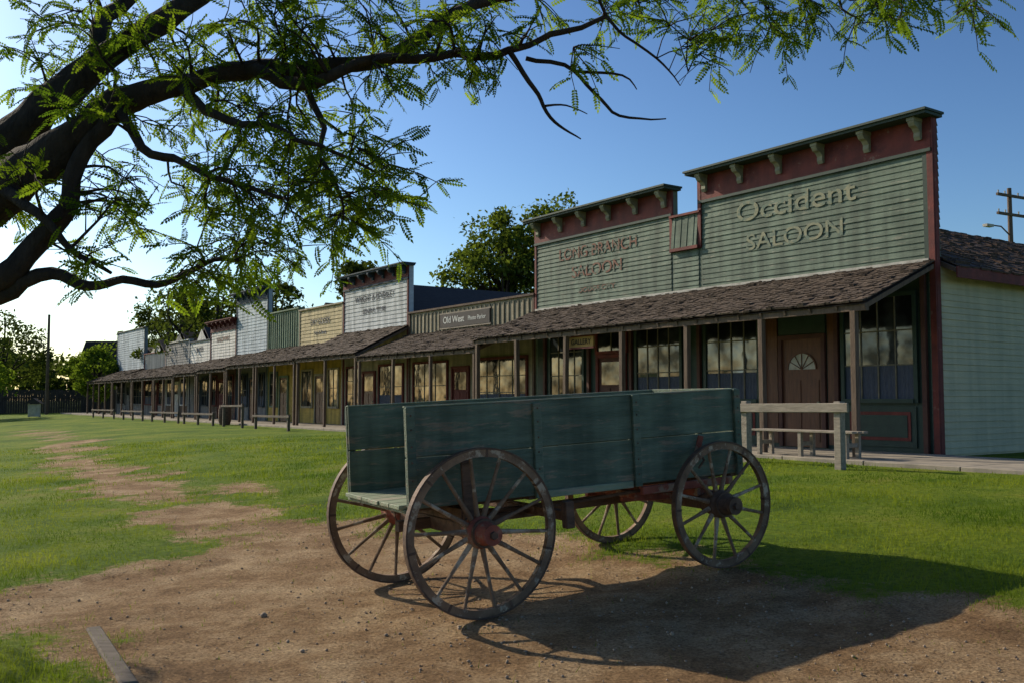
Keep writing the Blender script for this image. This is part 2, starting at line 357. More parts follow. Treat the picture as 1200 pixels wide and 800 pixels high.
TAN=paint('tan_boards',(.33,.29,.20)); BLUEWH=paint('blue_white_paint',(.50,.53,.55),.8); YELLOW=paint('cream_yellow_paint',(.52,.43,.24)); YEL2=paint('ochre_paint',(.55,.38,.08))
GRN2=paint('sea_green_paint',(.17,.24,.16)); WH=paint('white_paint',(.64,.63,.60),.8); LTBLUE=paint('pale_blue_paint',(.42,.49,.55),.8); BRN=paint('brown_boards',(.12,.075,.05)); GRY=paint('grey_boards',(.22,.22,.22)); NAVY=M('dark_blue_trim',(.04,.06,.08)); OLDRED=M('dark_red_trim',(.13,.03,.025)); BEIGE=paint('beige_paint',(.40,.35,.25))
P=storefront('photo_parlor_building',13.66,22,4.92,TAN,TAN,BRN,'vert',False,3.2,4.1,roofz=.5,fr=OLDRED,sidem=TAN)
b=B(); b.box(16.2,19.5,.04,.08,4.22,4.7,M('dark_sign_board',(.07,.06,.055))); b.box(16.15,19.55,.036,.07,4.16,4.22,GREYWOOD); b.box(16.15,19.55,.036,.07,4.7,4.75,GREYWOOD); b.obj('sign_board',P)
text('sign_lettering','Old West',.34,(18.55,.086,4.47),P,WHLET,1.05); text('sign_lettering','Photo Parlor',.22,(17.0,.086,4.45),P,WHLET,1)
storefront('outfitters_building',22,28,6.85,BLUEWH,BEIGE,OLDRED,'clap',True,3.35,4.5,roofz=2.0,txt=[('WRIGHT & BEVERLEY',.38,5.85),('GENERAL STORE',.28,5.3)],tcol=BLLET,dep=16,capm=NAVY,fr=OLDRED,sidem=BRN)
storefront('cream_storefront_building',28,33,5.85,YELLOW,YEL2,BEIGE,'clap',False,3.3,4.2,txt=[('DRY GOODS',.38,5.2),('Hats & Boots',.26,4.7)],tcol=BLLET,hasporch=True)
storefront('green_storefront_building',33,37.2,6.0,GRN2,YEL2,GRN2,'vert',False,3.3,4.2)
storefront('pale_blue_storefront_building',37.2,42.1,7.4,LTBLUE,GRY,NAVY,'clap',True,3.2,4.1)
storefront('white_storefront_building',42.1,46.7,6.1,WH,BRN,OLDRED,'clap',True,3.1,4.0,txt=[('HARDWARE',.42,5.1)],tcol=REDLET)
storefront('white_storefront_building',46.7,51,5.2,WH,GRY,NAVY,'clap',False,3.0,3.9,txt=[('BARBER',.4,4.7)])
storefront('grey_storefront_building',51,56.5,5.4,GRY,BRN,WH,'clap',False,3.0,3.9)
storefront('white_storefront_building',56.5,62.3,4.9,WH,GRY,OLDRED,'vert',False,3.0,3.8)
storefront('tall_grey_storefront_building',62.3,71,6.9,LTBLUE,GRY,GRY,'clap',False,3.0,3.9,roofz=1.2,dep=20)

# sidewalk
SW=empty('sidewalk',ROWLOC,ROWROT); b=B(); x=-40
while x<76:
    b.box(x+.008,x+1.79,.1,3.1,.2,.515+random.uniform(-.004,.004),CONC); x+=1.8
b.box(-40,76,-.0,.098,.2,.49,CONC); b.obj('slabs',SW,bevel=.01)

def hitch(t0,t1,s,h=1.05,mat=GREYWOOD,r=.07,rh=.16):
    P=empty('hitching_rail',ROWLOC,ROWROT); zg=float(zprof(s)); b=B(); n=max(1,int(round((t1-t0)/2.6)))
    for i in range(n+1):
        x=t0+(t1-t0)*i/n; b.box(x-r,x+r,s-r,s+r,zg-.2,zg+h*random.uniform(.97,1.03),mat)
    b.beam((t0-.25,s+r+.03,zg+h-.08),(t1+.15,s+r+.03,zg+h-.1),.045,rh,mat)
    b.obj('posts_and_rail',P,bevel=.01)
hitch(-.65,1.4,4.1,1.12)
for a,c,hh in ((23.5,27,.62),(28.6,31.0,1.0),(32.5,37,.6),(38,43,.6),(45,49.5,.6),(52,58,.6)): hitch(a,c,4.3,hh,OLDWOOD,.05,.09)
P=empty('wooden_bench',ROWLOC,ROWROT); b=B()
for yy in (2.5,2.67,2.84): b.box(-.1,2.3,yy,yy+.14,.98,1.02,GREYWOOD)
for xx in (.08,1.1,2.1):
    b.box(xx-.04,xx+.04,2.52,2.6,.5,.98,GREYWOOD); b.box(xx-.04,xx+.04,2.88,2.96,.5,.98,GREYWOOD); b.box(xx-.03,xx+.03,2.605,2.875,.72,.8,GREYWOOD)
b.obj('seat_and_legs',P,bevel=.006)

# ------------------------------------------------ terrain
POLY=np.array([(-4.7,8.8),(-3.6,10.2),(-2.9,11.4),(-4.6,13.2),(-7.6,17.5),(-13.0,27),(-17.5,36),(-24,46),(-23,47),(-17.0,38),(-12.1,27.5),(-6.4,18.6),(-3.2,13.9),(-2.0,12),(.4,10.3),(1.6,9.0),(2.7,7.7),(3.5,6.6),(5.2,5.8),(7,4.5),(7,-9),(-2,-9),(-2.0,4.6),(-2.4,5.8),(-2.7,6.7),(-3.5,7.4),(-5,7.7),(-14,8.5),(-14,9.8),(-8,9.2)])
def sdf(px,py):
    n=len(POLY); d=np.full(px.shape,1e9); ins=np.zeros(px.shape,bool)
    for i in range(n):
        a=POLY[i];c=POLY[(i+1)%n]; ex,ey=c-a; wx=px-a[0]; wy=py-a[1]
        h=np.clip((wx*ex+wy*ey)/(ex*ex+ey*ey),0,1); d=np.minimum(d,np.hypot(wx-ex*h,wy-ey*h))
        cond=((a[1]>py)!=(c[1]>py)) & (px<(c[0]-a[0])*(py-a[1])/(c[1]-a[1]+1e-12)+a[0]); ins^=cond
    return np.where(ins,d,-d)
def vnoise(x,y,sc,seed=0):
    out=np.zeros(x.shape); r=np.random.default_rng(seed)
    for k in range(7):
        a=r.uniform(0,6.28); f=sc*r.uniform(.5,1.6); out+=np.sin(f*(x*math.cos(a)+y*math.sin(a))+r.uniform(0,6.28)+1.5*np.sin(f*.6*(x*math.sin(a)-y*math.cos(a))+r.uniform(0,6)))
    return out/4
def dirtval(x,y):
    far=np.clip((y-9)/8,0,1)          # the worn path is half grown over away from the wagon
    return sdf(x,y)*(1-.35*far)-.14*far+(.34+.2*far)*vnoise(x,y,1.9,3)+.26*vnoise(x,y,5.5,4)+.12*vnoise(x,y,14,6)
def gz(x,y):
    z=zprof(st(x,y)); near=np.exp(-(np.hypot(x,y)/40)**2)
    d=np.clip(dirtval(x,y)*2,0,1)
    return z+near*(.014*vnoise(x,y,1.4,8)+.008*vnoise(x,y,5,9)*(.5+d)+.005*vnoise(x,y,16,12)*d-.03*d)
def axis(lo,hi,st_,far,g=1.13):
    a=list(np.arange(lo,hi,st_)); s=st_; x=a[-1]
    while x<far: s*=g; x+=s; a.append(x)
    s=st_; x=a[0]
    while x>-far: s*=g; x-=s; a.insert(0,x)
    return np.array(a)
xs=axis(-9,10,.07,900); ys=axis(4.5,22,.07,900)
XX,YY=np.meshgrid(xs,ys); ZZ=gz(XX,YY); nx=len(xs);ny=len(ys)
vv=np.stack([XX.ravel(),YY.ravel(),ZZ.ravel()],1)
ii=np.arange(nx*ny).reshape(ny,nx); ff=np.stack([ii[:-1,:-1].ravel(),ii[:-1,1:].ravel(),ii[1:,1:].ravel(),ii[1:,:-1].ravel()],1)
gm=bpy.data.materials.new('grass_and_dirt'); gm.use_nodes=True; N=gm.node_tree.nodes; L=gm.node_tree.links; p=N['Principled BSDF']; p.inputs['Roughness'].default_value=.95; p.inputs['Specular IOR Level'].default_value=.1
tc=N.new('ShaderNodeTexCoord')
def nz(sc,det=8,ro=.6):
    n=N.new('ShaderNodeTexNoise'); n.inputs['Scale'].default_value=sc; n.inputs['Detail'].default_value=det; n.inputs['Roughness'].default_value=ro; L.new(tc.outputs['Object'],n.inputs['Vector']); return n.outputs['Fac']
def ramp(fac,stops):
    r=N.new('ShaderNodeValToRGB'); e=r.color_ramp.elements
    while len(e)<len(stops): e.new(.5)
    for k,(a,c) in enumerate(stops): e[k].position=a; e[k].color=(*c,1)
    L.new(fac,r.inputs['Fac']); return r.outputs['Color']
def mixc(f,a,c,mode='MIX'):
    m=N.new('ShaderNodeMixRGB'); m.blend_type=mode
    if isinstance(f,float): m.inputs[0].default_value=f
    else: L.new(f,m.inputs[0])
    L.new(a,m.inputs[1]); L.new(c,m.inputs[2]); return m.outputs[0]
dirt=ramp(nz(1.3,12,.75),[(.3,(.14,.08,.04)),(.46,(.28,.175,.09)),(.64,(.46,.33,.195))])
peb=ramp(nz(45,5,.7),[(.3,(.3,.28,.26)),(.5,(1,1,1)),(.72,(1.7,1.7,1.65))]); dirt=mixc(.9,dirt,peb,'MULTIPLY')
g1=ramp(nz(.5,12,.75),[(.32,(.045,.085,.010)),(.46,(.105,.165,.015)),(.58,(.17,.215,.022)),(.72,(.24,.20,.06))])
g2=ramp(nz(14,6,.7),[(.3,(.4,.45,.4)),(.55,(1.1,1.1,1)),(.8,(1.6,1.5,1.2))]); grass=mixc(.85,g1,g2,'MULTIPLY')
at=N.new('ShaderNodeAttribute'); at.attribute_name='dirt'
nn=N.new('ShaderNodeMath'); nn.operation='MULTIPLY_ADD'; L.new(nz(8,12,.8),nn.inputs[0]); nn.inputs[1].default_value=2.0; L.new(at.outputs['Fac'],nn.inputs[2])
mask=ramp(nn.outputs[0],[(.72,(0,0,0)),(1.0,(1,1,1))])
L.new(mixc(mask,grass,dirt),p.inputs['Base Color'])
bp=N.new('ShaderNodeBump'); bp.inputs['Strength'].default_value=1.0; bp.inputs['Distance'].default_value=.06; L.new(nz(18,12,.8),bp.inputs['Height']); L.new(bp.outputs[0],p.inputs['Normal'])
ground=npmesh('ground',vv,ff,gm,smooth=True)
dv=np.clip(dirtval(XX,YY),-1,1).ravel()
att=ground.data.attributes.new('dirt','FLOAT','POINT'); att.data.foreach_set('value',dv.astype(np.float32))

# grass blades
n=290000
Yr=5.2*(32/5.2)**rng.random(n)**.9; Xr=Yr*rng.uniform(-.66,.66,n)
dd=dirtval(Xr,Yr); s_=st(Xr,Yr); pr=np.clip(.42-dd*1.5,0,1)
tuft=(vnoise(Xr,Yr,9,31)>1.05)&(dd<.8)
keep=(rng.random(n)<np.maximum(pr,.01+.25*tuft))&(s_>3.15)
keep&= rng.random(n)<np.clip(.7+.5*vnoise(Xr,Yr,1.1,21)+.3*vnoise(Xr,Yr,4,22),.1,1)
Xr=Xr[keep];Yr=Yr[keep];n=len(Xr); Zr=gz(Xr,Yr)-.004
h=rng.uniform(.016,.05,n)*(1+.4*vnoise(Xr,Yr,1.7,5)); a=rng.uniform(0,6.28,n); w=rng.uniform(.002,.0045,n)*np.clip(Yr/8,1,3.2); le=rng.uniform(0,.7,n)*h; la=rng.uniform(0,6.28,n)
h*=np.clip(Yr/14,1,1.3)
P0=np.stack([Xr-np.cos(a)*w,Yr-np.sin(a)*w,Zr],1);P1=np.stack([Xr+np.cos(a)*w,Yr+np.sin(a)*w,Zr],1);P2=np.stack([Xr+np.cos(la)*le,Yr+np.sin(la)*le,Zr+h],1)
vg=np.stack([P0,P1,P2],1).reshape(-1,3)
GB=leafmat('grass_blade',(.19,.235,.03),(.055,.11,.012),.45,.8,(1.6,1.5,.7))
npmesh('lawn_grass',vg,np.arange(3*n).reshape(-1,3),GB)
ico=np.array([(0,0,1),(.9,0,.4),(.3,.85,.4),(-.7,.5,.4),(-.7,-.5,.4),(.3,-.85,.4),(0,0,-.6)]); icf=[(0,1,2),(0,2,3),(0,3,4),(0,4,5),(0,5,1),(6,2,1),(6,3,2),(6,4,3),(6,5,4),(6,1,5)]
n=13000; Yr=5*(18/5)**rng.random(n); Xr=Yr*rng.uniform(-.65,.65,n); k=(dirtval(Xr,Yr)>.0)&(vnoise(Xr,Yr,1.5,41)+rng.normal(0,.6,n)>0); Xr=Xr[k];Yr=Yr[k];n=len(Xr); Zr=gz(Xr,Yr)
sz=.004+.013*rng.random(n)**3; sz[rng.random(n)<.014]*=2.6
an=rng.uniform(0,6.28,n); sc=rng.uniform(.6,1.3,(n,3))*sz[:,None]; pv=ico[None]*sc[:,None]*rng.uniform(.8,1.2,(n,7,1)); ca,sa=np.cos(an)[:,None],np.sin(an)[:,None]
pv=np.stack([pv[...,0]*ca-pv[...,1]*sa,pv[...,0]*sa+pv[...,1]*ca,pv[...,2]],2)+np.stack([Xr,Yr,Zr+.001],1)[:,None]
npmesh('gravel',pv.reshape(-1,3),(np.array(icf)[None]+7*np.arange(n)[:,None,None]).reshape(-1,3),M('pebble_stone',(.45,.35,.25),(.16,.11,.08),9,.9,0))
n=2600; Yr=5*(16/5)**rng.random(n); Xr=Yr*rng.uniform(-.65,.65,n); k=dirtval(Xr,Yr)>-.3; Xr=Xr[k];Yr=Yr[k];n=len(Xr); Zr=gz(Xr,Yr)+.006
a=rng.uniform(0,6.28,n); l=rng.uniform(.01,.035,n); w=rng.uniform(.002,.006,n); dx=np.cos(a)*l;dy=np.sin(a)*l;ex=-np.sin(a)*w;ey=np.cos(a)*w
vl=np.stack([np.stack([Xr-dx,Yr-dy,Zr],1),np.stack([Xr+ex,Yr+ey,Zr+.004],1),np.stack([Xr+dx,Yr+dy,Zr+.002],1),np.stack([Xr-ex,Yr-ey,Zr+.003],1)],1).reshape(-1,3)
npmesh('leaf_litter',vl,np.arange(4*n).reshape(-1,4),M('dry_litter',(.42,.31,.15),(.2,.13,.07),9,.9,0))
b=B()
TA,TB=np.array((-3.22,7.45)),np.array((-2.36,6.0)); tz=float(min(gz(*TA),gz(*TB)))-.035
zA,zB=float(gz(*TA)),float(gz(*TB))
b.beam((*TA,zA-.04),(*TB,zB-.035),.11,.12,OLDWOOD)
b.obj('landscape_timber',bevel=.012)

# ------------------------------------------------ wagon
WG=M('wagon_green_paint',(.16,.205,.15),(.075,.11,.08),2.2,.7,.5,16,(.8,5,5),chip=(.26,.21,.15),chipamt=.58,chipscale=3.0,grime=.4)
WGL=M('wagon_green_faded',(.27,.31,.21),(.15,.18,.12),2.2,.75,.5,16,(.8,5,5),chip=(.32,.28,.21),chipamt=.55,chipscale=3.0)
WW=M('wagon_wheel_wood',(.28,.18,.11),(.11,.065,.042),5,.8,.4,20,chip=(.42,.34,.25),chipamt=.56)
WD=M('wagon_gear_wood',(.17,.10,.065),(.07,.042,.03),4,.85,.4,20,(1,4,4))
WR=M('wagon_red_paint',(.34,.09,.055),(.17,.05,.034),5,.75,.3,chip=(.28,.19,.13),chipamt=.55)
IRON=M('rusty_iron',(.17,.10,.065),(.065,.042,.032),8,.7,.3,metal=.15)
o0=Vector((-.187,7.45,0))+Vector((-.5,.866,0))*.85
W=empty('farm_wagon',(o0.x,o0.y,float(gz(np.array(-.187),np.array(7.45)))+.0),(0,math.radians(-4.1),math.radians(30)))
def wheel(name,x,y,R,ns,out,red):
    b=B(); n=56
    def ring(r0,r1,hw,mat,off):
        for i in range(n):
            a=2*math.pi*i/n;c=2*math.pi*(i+1)/n
            def q(r,ang,yy): return (r*math.cos(ang),yy,r*math.sin(ang))
            b.poly([q(r1,a,off-hw),q(r1,c,off-hw),q(r1,c,off+hw),q(r1,a,off+hw)],mat)
            b.poly([q(r0,a,off-hw),q(r0,a,off+hw),q(r0,c,off+hw),q(r0,c,off-hw)],mat)
            b.poly([q(r0,a,off-hw),q(r0,c,off-hw),q(r1,c,off-hw),q(r1,a,off-hw)],mat)
            b.poly([q(r0,a,off+hw),q(r1,a,off+hw),q(r1,c,off+hw),q(r0,c,off+hw)],mat)
    ring(R-.07,R-.014,.024,WW,0); ring(R-.0139,R,.029,IRON,0)
    hy=-out*.05
    for i in range(ns):
        a=2*math.pi*(i+.5)/ns; d=Vector((math.cos(a),0,math.sin(a)))
        p0=d*.08+Vector((0,hy,0)); p3=d*(R-.065)
        rr=[.024,.022,.016,.0145,.015]; b.tube([p0.lerp(p3,t) for t in (0,.2,.5,.8,1)],rr,WW,8)
    for i in range(ns//2):
        a=2*math.pi*i/(ns//2); d=Vector((math.cos(a),0,math.sin(a))); b.beam(d*(R-.073),d*(R-.012),.054,.02,IRON,up=Vector((-d.z,0,d.x)))
    prof=[(-.19,.0),(-.19,.06),(-.17,.085),(-.08,.105),(-.03,.125),(.04,.125),(.08,.1),(.14,.082),(.2,.07),(.215,.06),(.215,.0)]
    m=20
    for (u0,r0),(u1,r1) in zip(prof,prof[1:]):
        for i in range(m):
            a=2*math.pi*i/m;c=2*math.pi*(i+1)/m
            P=[(r0*math.cos(a),hy+out*u0,r0*math.sin(a)),(r0*math.cos(c),hy+out*u0,r0*math.sin(c)),(r1*math.cos(c),hy+out*u1,r1*math.sin(c)),(r1*math.cos(a),hy+out*u1,r1*math.sin(a))]
            b.poly(P,WR if red else WD)
    for u0,r0,wd in ((-.15,.096,.03),(.075,.113,.022),(.19,.079,.035)):
        b.tube([(0,hy+out*u0,0),(0,hy+out*(u0+wd),0)],[r0,r0],IRON if u0!=.19 else (WR if red else IRON),20)
    b.tube([(0,hy+out*.2,0),(0,hy+out*.25,0)],[.036,.03],IRON,6)
    o=b.obj(name,W); o.location=(x,y,R); o.rotation_euler=(0,random.uniform(0,1),0)
    return o
RR,FR=.655,.565
wheel('rear_wheel',0,-.85,RR,14,-1,True); wheel('rear_wheel',0,.85,RR,14,1,True); wheel('front_wheel',2.45,-.85,FR,12,-1,False); wheel('front_wheel',2.45,.85,FR,12,1,False)
b=B()
b.box(-.06,.06,-.74,.74,.60,.71,WD); b.box(-.055,.055,-.62,.62,.712,.82,WD)
b.box(2.39,2.51,-.74,.74,.51,.62,WD); b.box(2.38,2.52,-.6,.6,.622,.72,WR); b.box(2.385,2.515,-.62,.62,.735,.80,WD)
b.tube([(-.0,-.76,.655),(0,.76,.655)],[.035,.035],IRON); b.tube([(2.45,-.76,.565),(2.45,.76,.565)],[.035,.035],IRON)
b.beam((-.35,0,.655),(2.5,0,.6),.08,.09,WD)
b.beam((1.0,0.02,.6),(0.0,.42,.69),.06,.06,WD); b.beam((1.0,-.02,.6),(0.0,-.42,.69),.06,.06,WD)
b.beam((1.75,.28,.66),(2.95,.35,.56),.06,.065,WR); b.beam((1.75,-.28,.66),(2.95,-.35,.56),.06,.065,WR); b.beam((1.78,-.5,.7),(1.78,.5,.7),.07,.06,WR)
b.beam((1.7,-.66,.76),(2.75,-.66,.74),.05,.07,WR); b.beam((2.9,-.42,.55),(2.9,.42,.55),.07,.07,WR)
for y in (-.6,.6):
    b.box(-.045,.045,y-.05 if y<0 else y+.01,y-.01 if y<0 else y+.05,.72,1.2,WD)
b.beam((.86,-.78,.66),(.86,.78,.66),.06,.08,WD); b.box(.76,.84,-.88,-.8,.58,.8,WD); b.box(.76,.84,.8,.88,.58,.8,WD)
b.beam((.9,-.2,.66),(1.9,-.55,.75),.015,.03,IRON)
b.obj('running_gear',W,bevel=.006)
b=B(); x0,x1=-.54,2.88
for i in range(6): b.box(x0-.06+random.uniform(-.012,.012),x1,-.6+i*.2+.003,-.4+i*.2-.003,.862,.895,WGL)
for y in (-.34,.34): b.box(x0,x1-.02,y-.04,y+.04,.805,.86,WD)
for x in (x0-.02,.55,1.6,x1-.12): b.box(x,x+.08,-.62,.62,.83,.8605,WGL if x<0 else WD)
for sg in (-1,1):
    yi,yo=sg*.602,sg*.632
    b.box(x0+.004,x1,yi,yo,.86,1.25,WG); b.box(x0+.006,x1-.003,yi,yo+.002*sg,1.259,1.64,WG)
    b.box(x0,x1,yi-.004*sg,yo+.006*sg,1.641,1.652,WGL)
    for x in (x0+.0,.6,1.62,x1-.07): b.box(x,x+.075,yo+.001*sg,yo+.036*sg,.84,1.645 if x!=.6 else 1.62,WG)
    for x in (.6,1.62,2.4): b.box(x,x+.06,yi-.001*sg,yi-.03*sg,.9,1.6,WG)
    for x in (x0,.6,1.62,x1-.07):
        for z in (.95,1.08,1.22,1.34,1.47,1.58):
            b.tube([(x+.037,yo+.034*sg,z),(x+.037,yo+.044*sg,z)],[.011,.008],IRON,6)
    b.box(.62,1.6,yo+.001*sg,yo+.028*sg,.835,.895,WGL)
for z0,z1 in ((.9,1.25),(1.258,1.655)): b.box(x1-.04,x1-.012,-.6,.6,z0,z1,WG)
b.beam((2.30,-.66,1.0),(2.36,-.69,1.24),.03,.05,WR); b.tube([(2.34,-.67,1.1),(2.36,-.72,1.02),(2.3,-.71,.95)],[.012]*3,IRON,6)
o=b.obj('wagon_box',W,bevel=.005); o.rotation_euler=(0,math.radians(1.4),0)

# ------------------------------------------------ trees
BARK=M('tree_bark',(.055,.04,.03),(.02,.015,.012),9,.95,1.0,26,(1.5,1.5,.6))
def rotmats(n,dirs):
    d=dirs/np.linalg.norm(dirs,axis=1,keepdims=True); r=rng.normal(size=(n,3)); r[:,2]+=1.6
    s=np.cross(d,r); s/=np.linalg.norm(s,axis=1,keepdims=True); u=np.cross(s,d)
    return np.stack([d,s,u],2)
LOC=leafmat('locust_leaflets',(.115,.17,.020),(.035,.07,.012),.56,1.6,(2.4,2.3,.8))
T=empty('locust_tree',(0,0,0))
limbs=[
 ([(-4.75,6.5,-.25),(-4.7,6.5,.3),(-4.55,6.5,1.2),(-4.4,6.45,2.0),(-4.1,6.4,2.6)],[.36,.28,.24,.23,.22]),
 ([(-4.1,6.4,2.6),(-3.75,6.35,2.82),(-3.38,6.3,3.0),(-3.05,6.3,3.27),(-2.65,6.3,3.58),(-2.26,6.32,3.72),(-1.83,6.4,3.84),(-1.49,6.45,3.87),(-.97,6.5,3.96),(-.64,6.6,4.17),(-.24,6.7,4.45),(.6,6.8,4.62),(1.8,6.9,4.62),(3.0,7.0,4.68),(3.9,7.1,4.8)],[.2,.18,.155,.13,.095,.07,.06,.054,.048,.044,.04,.035,.03,.022,.012]),
 ([(-4.1,6.4,2.6),(-3.8,6.5,3.1),(-3.35,6.55,3.55),(-2.95,6.6,3.95),(-2.5,6.7,4.3),(-2.0,6.8,4.75),(-1.2,7,5.1)],[.2,.16,.13,.10,.08,.07,.05]),
 ([(-4.4,6.45,2.0),(-3.9,6.3,2.15),(-3.4,6.2,2.36),(-3.12,6.2,2.6),(-2.93,6.2,2.88),(-2.82,6.2,3.2),(-2.66,6.28,3.52)],[.12,.1,.08,.07,.06,.055,.05]),
 ([(-3.9,6.3,2.15),(-3.4,6.25,2.28),(-3.0,6.2,2.42),(-2.75,6.15,2.33),(-2.5,6.1,2.36),(-2.25,6.1,2.34),(-2.0,6.1,2.47),(-1.75,6.1,2.5)],[.08,.05,.04,.034,.028,.022,.016,.01]),
 ([(-3.4,6.25,3.0),(-3.2,6.1,2.9),(-2.95,6.0,2.75),(-2.8,6.0,2.55),(-2.55,6,2.4)],[.05,.035,.028,.02,.01]),
 ([(-1.83,6.4,3.84),(-1.4,6.2,3.7),(-1.0,6.1,3.78),(-.5,6.1,3.82),(0,6.1,3.86),(.25,6.1,3.95),(.6,6.1,4.1)],[.05,.042,.035,.03,.024,.02,.014]),
 ([(0,6.1,3.86),(.12,6.1,3.68),(.2,6.1,3.5),(.3,6.1,3.38),(.45,6.1,3.27)],[.02,.016,.012,.009,.004]),
 ([(.12,6.1,3.82),(.4,6.1,3.75),(.58,6.1,3.55),(.75,6.1,3.42),(1.0,6.1,3.42)],[.016,.013,.011,.008,.004]),
 ([(.4,6.1,3.75),(.65,6.1,3.72),(.8,6.1,3.6)],[.011,.008,.003]),
 ([(.2,6.1,3.5),(.35,6.1,3.52),(.5,6.1,3.45)],[.009,.006,.003]),
 ([(.6,6.1,4.1),(.75,6.1,3.95),(1.0,6.1,3.8),(1.1,6.1,3.65)],[.012,.009,.007,.003]),
 ([(-2.66,6.3,3.56),(-2.4,6.1,3.25),(-2.1,6,3.1),(-1.75,5.9,2.95),(-1.4,5.9,2.85)],[.04,.03,.024,.016,.01]),
 ([(-2.26,6.32,3.72),(-1.9,6.0,3.4),(-1.5,5.9,3.3),(-1.2,5.8,3.15),(-.85,5.8,3.0)],[.034,.026,.02,.015,.008]),
 ([(-1.49,6.45,3.87),(-1.3,6.3,3.5),(-1.25,6.2,3.2),(-1.1,6.1,2.95),(-1.1,6.1,2.75)],[.026,.02,.016,.01,.005]),
 ([(-2.95,6.6,3.95),(-3.0,6.9,4.4),(-2.7,7.2,4.9)],[.08,.06,.04]),
 ([(-4.1,6.4,2.6),(-4.6,6.5,3.3),(-4.9,6.8,4.3),(-4.8,7.2,5.4)],[.2,.17,.12,.07]),
 ([(-4.9,6.8,4.3),(-5.6,6.2,4.9),(-6.2,5.8,5.3)],[.1,.07,.03]),
 ([(-4.45,6.45,2.1),(-5.3,7.1,2.9),(-6.4,8.0,3.5),(-7.6,8.9,3.9),(-8.9,9.9,4.0)],[.15,.12,.09,.06,.025]),  # off-frame limb and its fork, added to carry shade-throwing foliage
 ([(-6.4,8.0,3.5),(-7.6,8.1,4.1),(-8.8,8.3,4.6)],[.07,.045,.02]),
]
b=B(); pool=[]
def smoothpts(p,r,k=4,wob=.04):
    P=[];Rr=[]
    for i in range(len(p)-1):
        p0=Vector(p[max(i-1,0)]);p1=Vector(p[i]);p2=Vector(p[i+1]);p3=Vector(p[min(i+2,len(p)-1)])
        for j in range(k):
            t=j/k; q=.5*((2*p1)+(p2-p0)*t+(2*p0-5*p1+4*p2-p3)*t*t+(3*p1-p0-3*p2+p3)*t**3)
            q=q+noise.noise_vector(q*4.5)*wob
            P.append(q);Rr.append(r[i]*(1-t)+r[i+1]*t)
    P.append(Vector(p[-1])+noise.noise_vector(Vector(p[-1])*4.5)*wob);Rr.append(r[-1]); return P,Rr
for p_,r_ in limbs:
    P_,R_=smoothpts(p_,r_); b.tube(P_,R_,BARK,12,rough=.35)
    for q,rr in zip(P_,R_):
        if rr<.13: pool.append((q,rr))
tg=[(-3.31,4.08),(-2.96,3.79),(-2.78,4.14),(-2.32,4.08),(-1.97,4.2),(-1.57,4.14),(-1.16,4.2),(-.75,4.14),(-.35,4.08),(-.23,3.79),(0,4.14),(-.93,3.68),(-1.04,3.44),(-1.74,3.62),(-1.57,3.33),(-1.33,3.21),(-1.74,3.04),(-1.97,2.86),(-1.5,2.86),(-1.16,2.98),(-.87,2.95),(-.7,2.84),(-1.33,2.63),(-1.8,2.57),(-2.26,2.52),(-2.55,3.27),(-2.67,2.92),(-2.44,2.75),(-3.25,2.75),(-2.9,2.52),(-3.3,3.62),(-2.15,3.44),(.58,4.26),(.93,4.2),(1.33,4.2),(1.45,3.97),(1.62,4.08),(1.91,4.02),(2.09,4.2),(2.5,4.26),(2.9,4.26),(3.25,4.26),(.3,4.2),(-3.1,4.3),(-2.0,3.95),(-1.4,4.35),(-.6,4.35),
 (-1.65,2.75),(-2.05,3.15),(-1.35,3.0),(-1.1,2.75),(-2.1,2.65),(-1.5,2.6),(-.95,3.2),(-2.6,3.9),(-1.7,3.95),(-1.0,2.7),(-1.9,3.3),(-1.3,4.0),(-.7,4.0),(1.1,4.3),(1.75,4.3),(2.3,4.15),(2.7,4.35),(3.0,4.35)]
LD=[];LP=[]
def twig(a,t,r0,leaf0=.35,sag=.08,sub=4,lsp=.036,depth=0):
    L_=(t-a).length; n=max(4,int(L_/.09)); pts=[];rr=[]
    ph=Vector((random.random()*9,random.random()*9,random.random()*9))
    for i in range(n+1):
        u=i/n; q=a.lerp(t,u)
        q=q+Vector((0,0,sag*math.sin(math.pi*u)))+noise.noise_vector(q*3.5+ph)*.16*min(L_,1)*min(u*3,1)
        pts.append(q);rr.append(r0*(1-u)+.0022*u)
    b.tube(pts,rr,BARK,5)
    for i in range(n):
        if i/n<leaf0: continue
        sgm=pts[i+1]-pts[i]; m=max(1,int(sgm.length/lsp))
        for j in range(m):
            if random.random()<.12: continue
            q=pts[i].lerp(pts[i+1],(j+random.random())/m)
            d=sgm.normalized()*.5+Vector((random.gauss(0,.8),random.gauss(0,.8),random.gauss(-.12,.5)))
            LP.append(q);LD.append(d)
    if depth<1:
        for k in range(sub):
            i=random.randint(int(n*.35),n-1); l=random.uniform(.14,.38)
            d=((pts[i+1]-pts[i]).normalized()*.6+Vector((random.gauss(0,.8),random.gauss(0,.7),random.gauss(-.05,.55)))).normalized()
            twig(pts[i],pts[i]+d*l,.005,.1,.02,0,lsp,1)
for (X,Z) in tg:
    for rep in range(2):
        Y=6.4+random.uniform(-.7,.9); f=Y/6.45
        t=Vector((X*f+random.gauss(0,.12),Y,1.6+(Z-1.6)*f+random.gauss(0,.10)))
        best=min(pool,key=lambda q:(q[0]-t).length+(.25 if q[0].x>t.x+.1 else 0)+max(0,(t.z-q[0].z))*.1+random.random()*.25)
        twig(best[0],t,min(best[1]*.6,.013),.35,.07,6 if X<0 else 4)
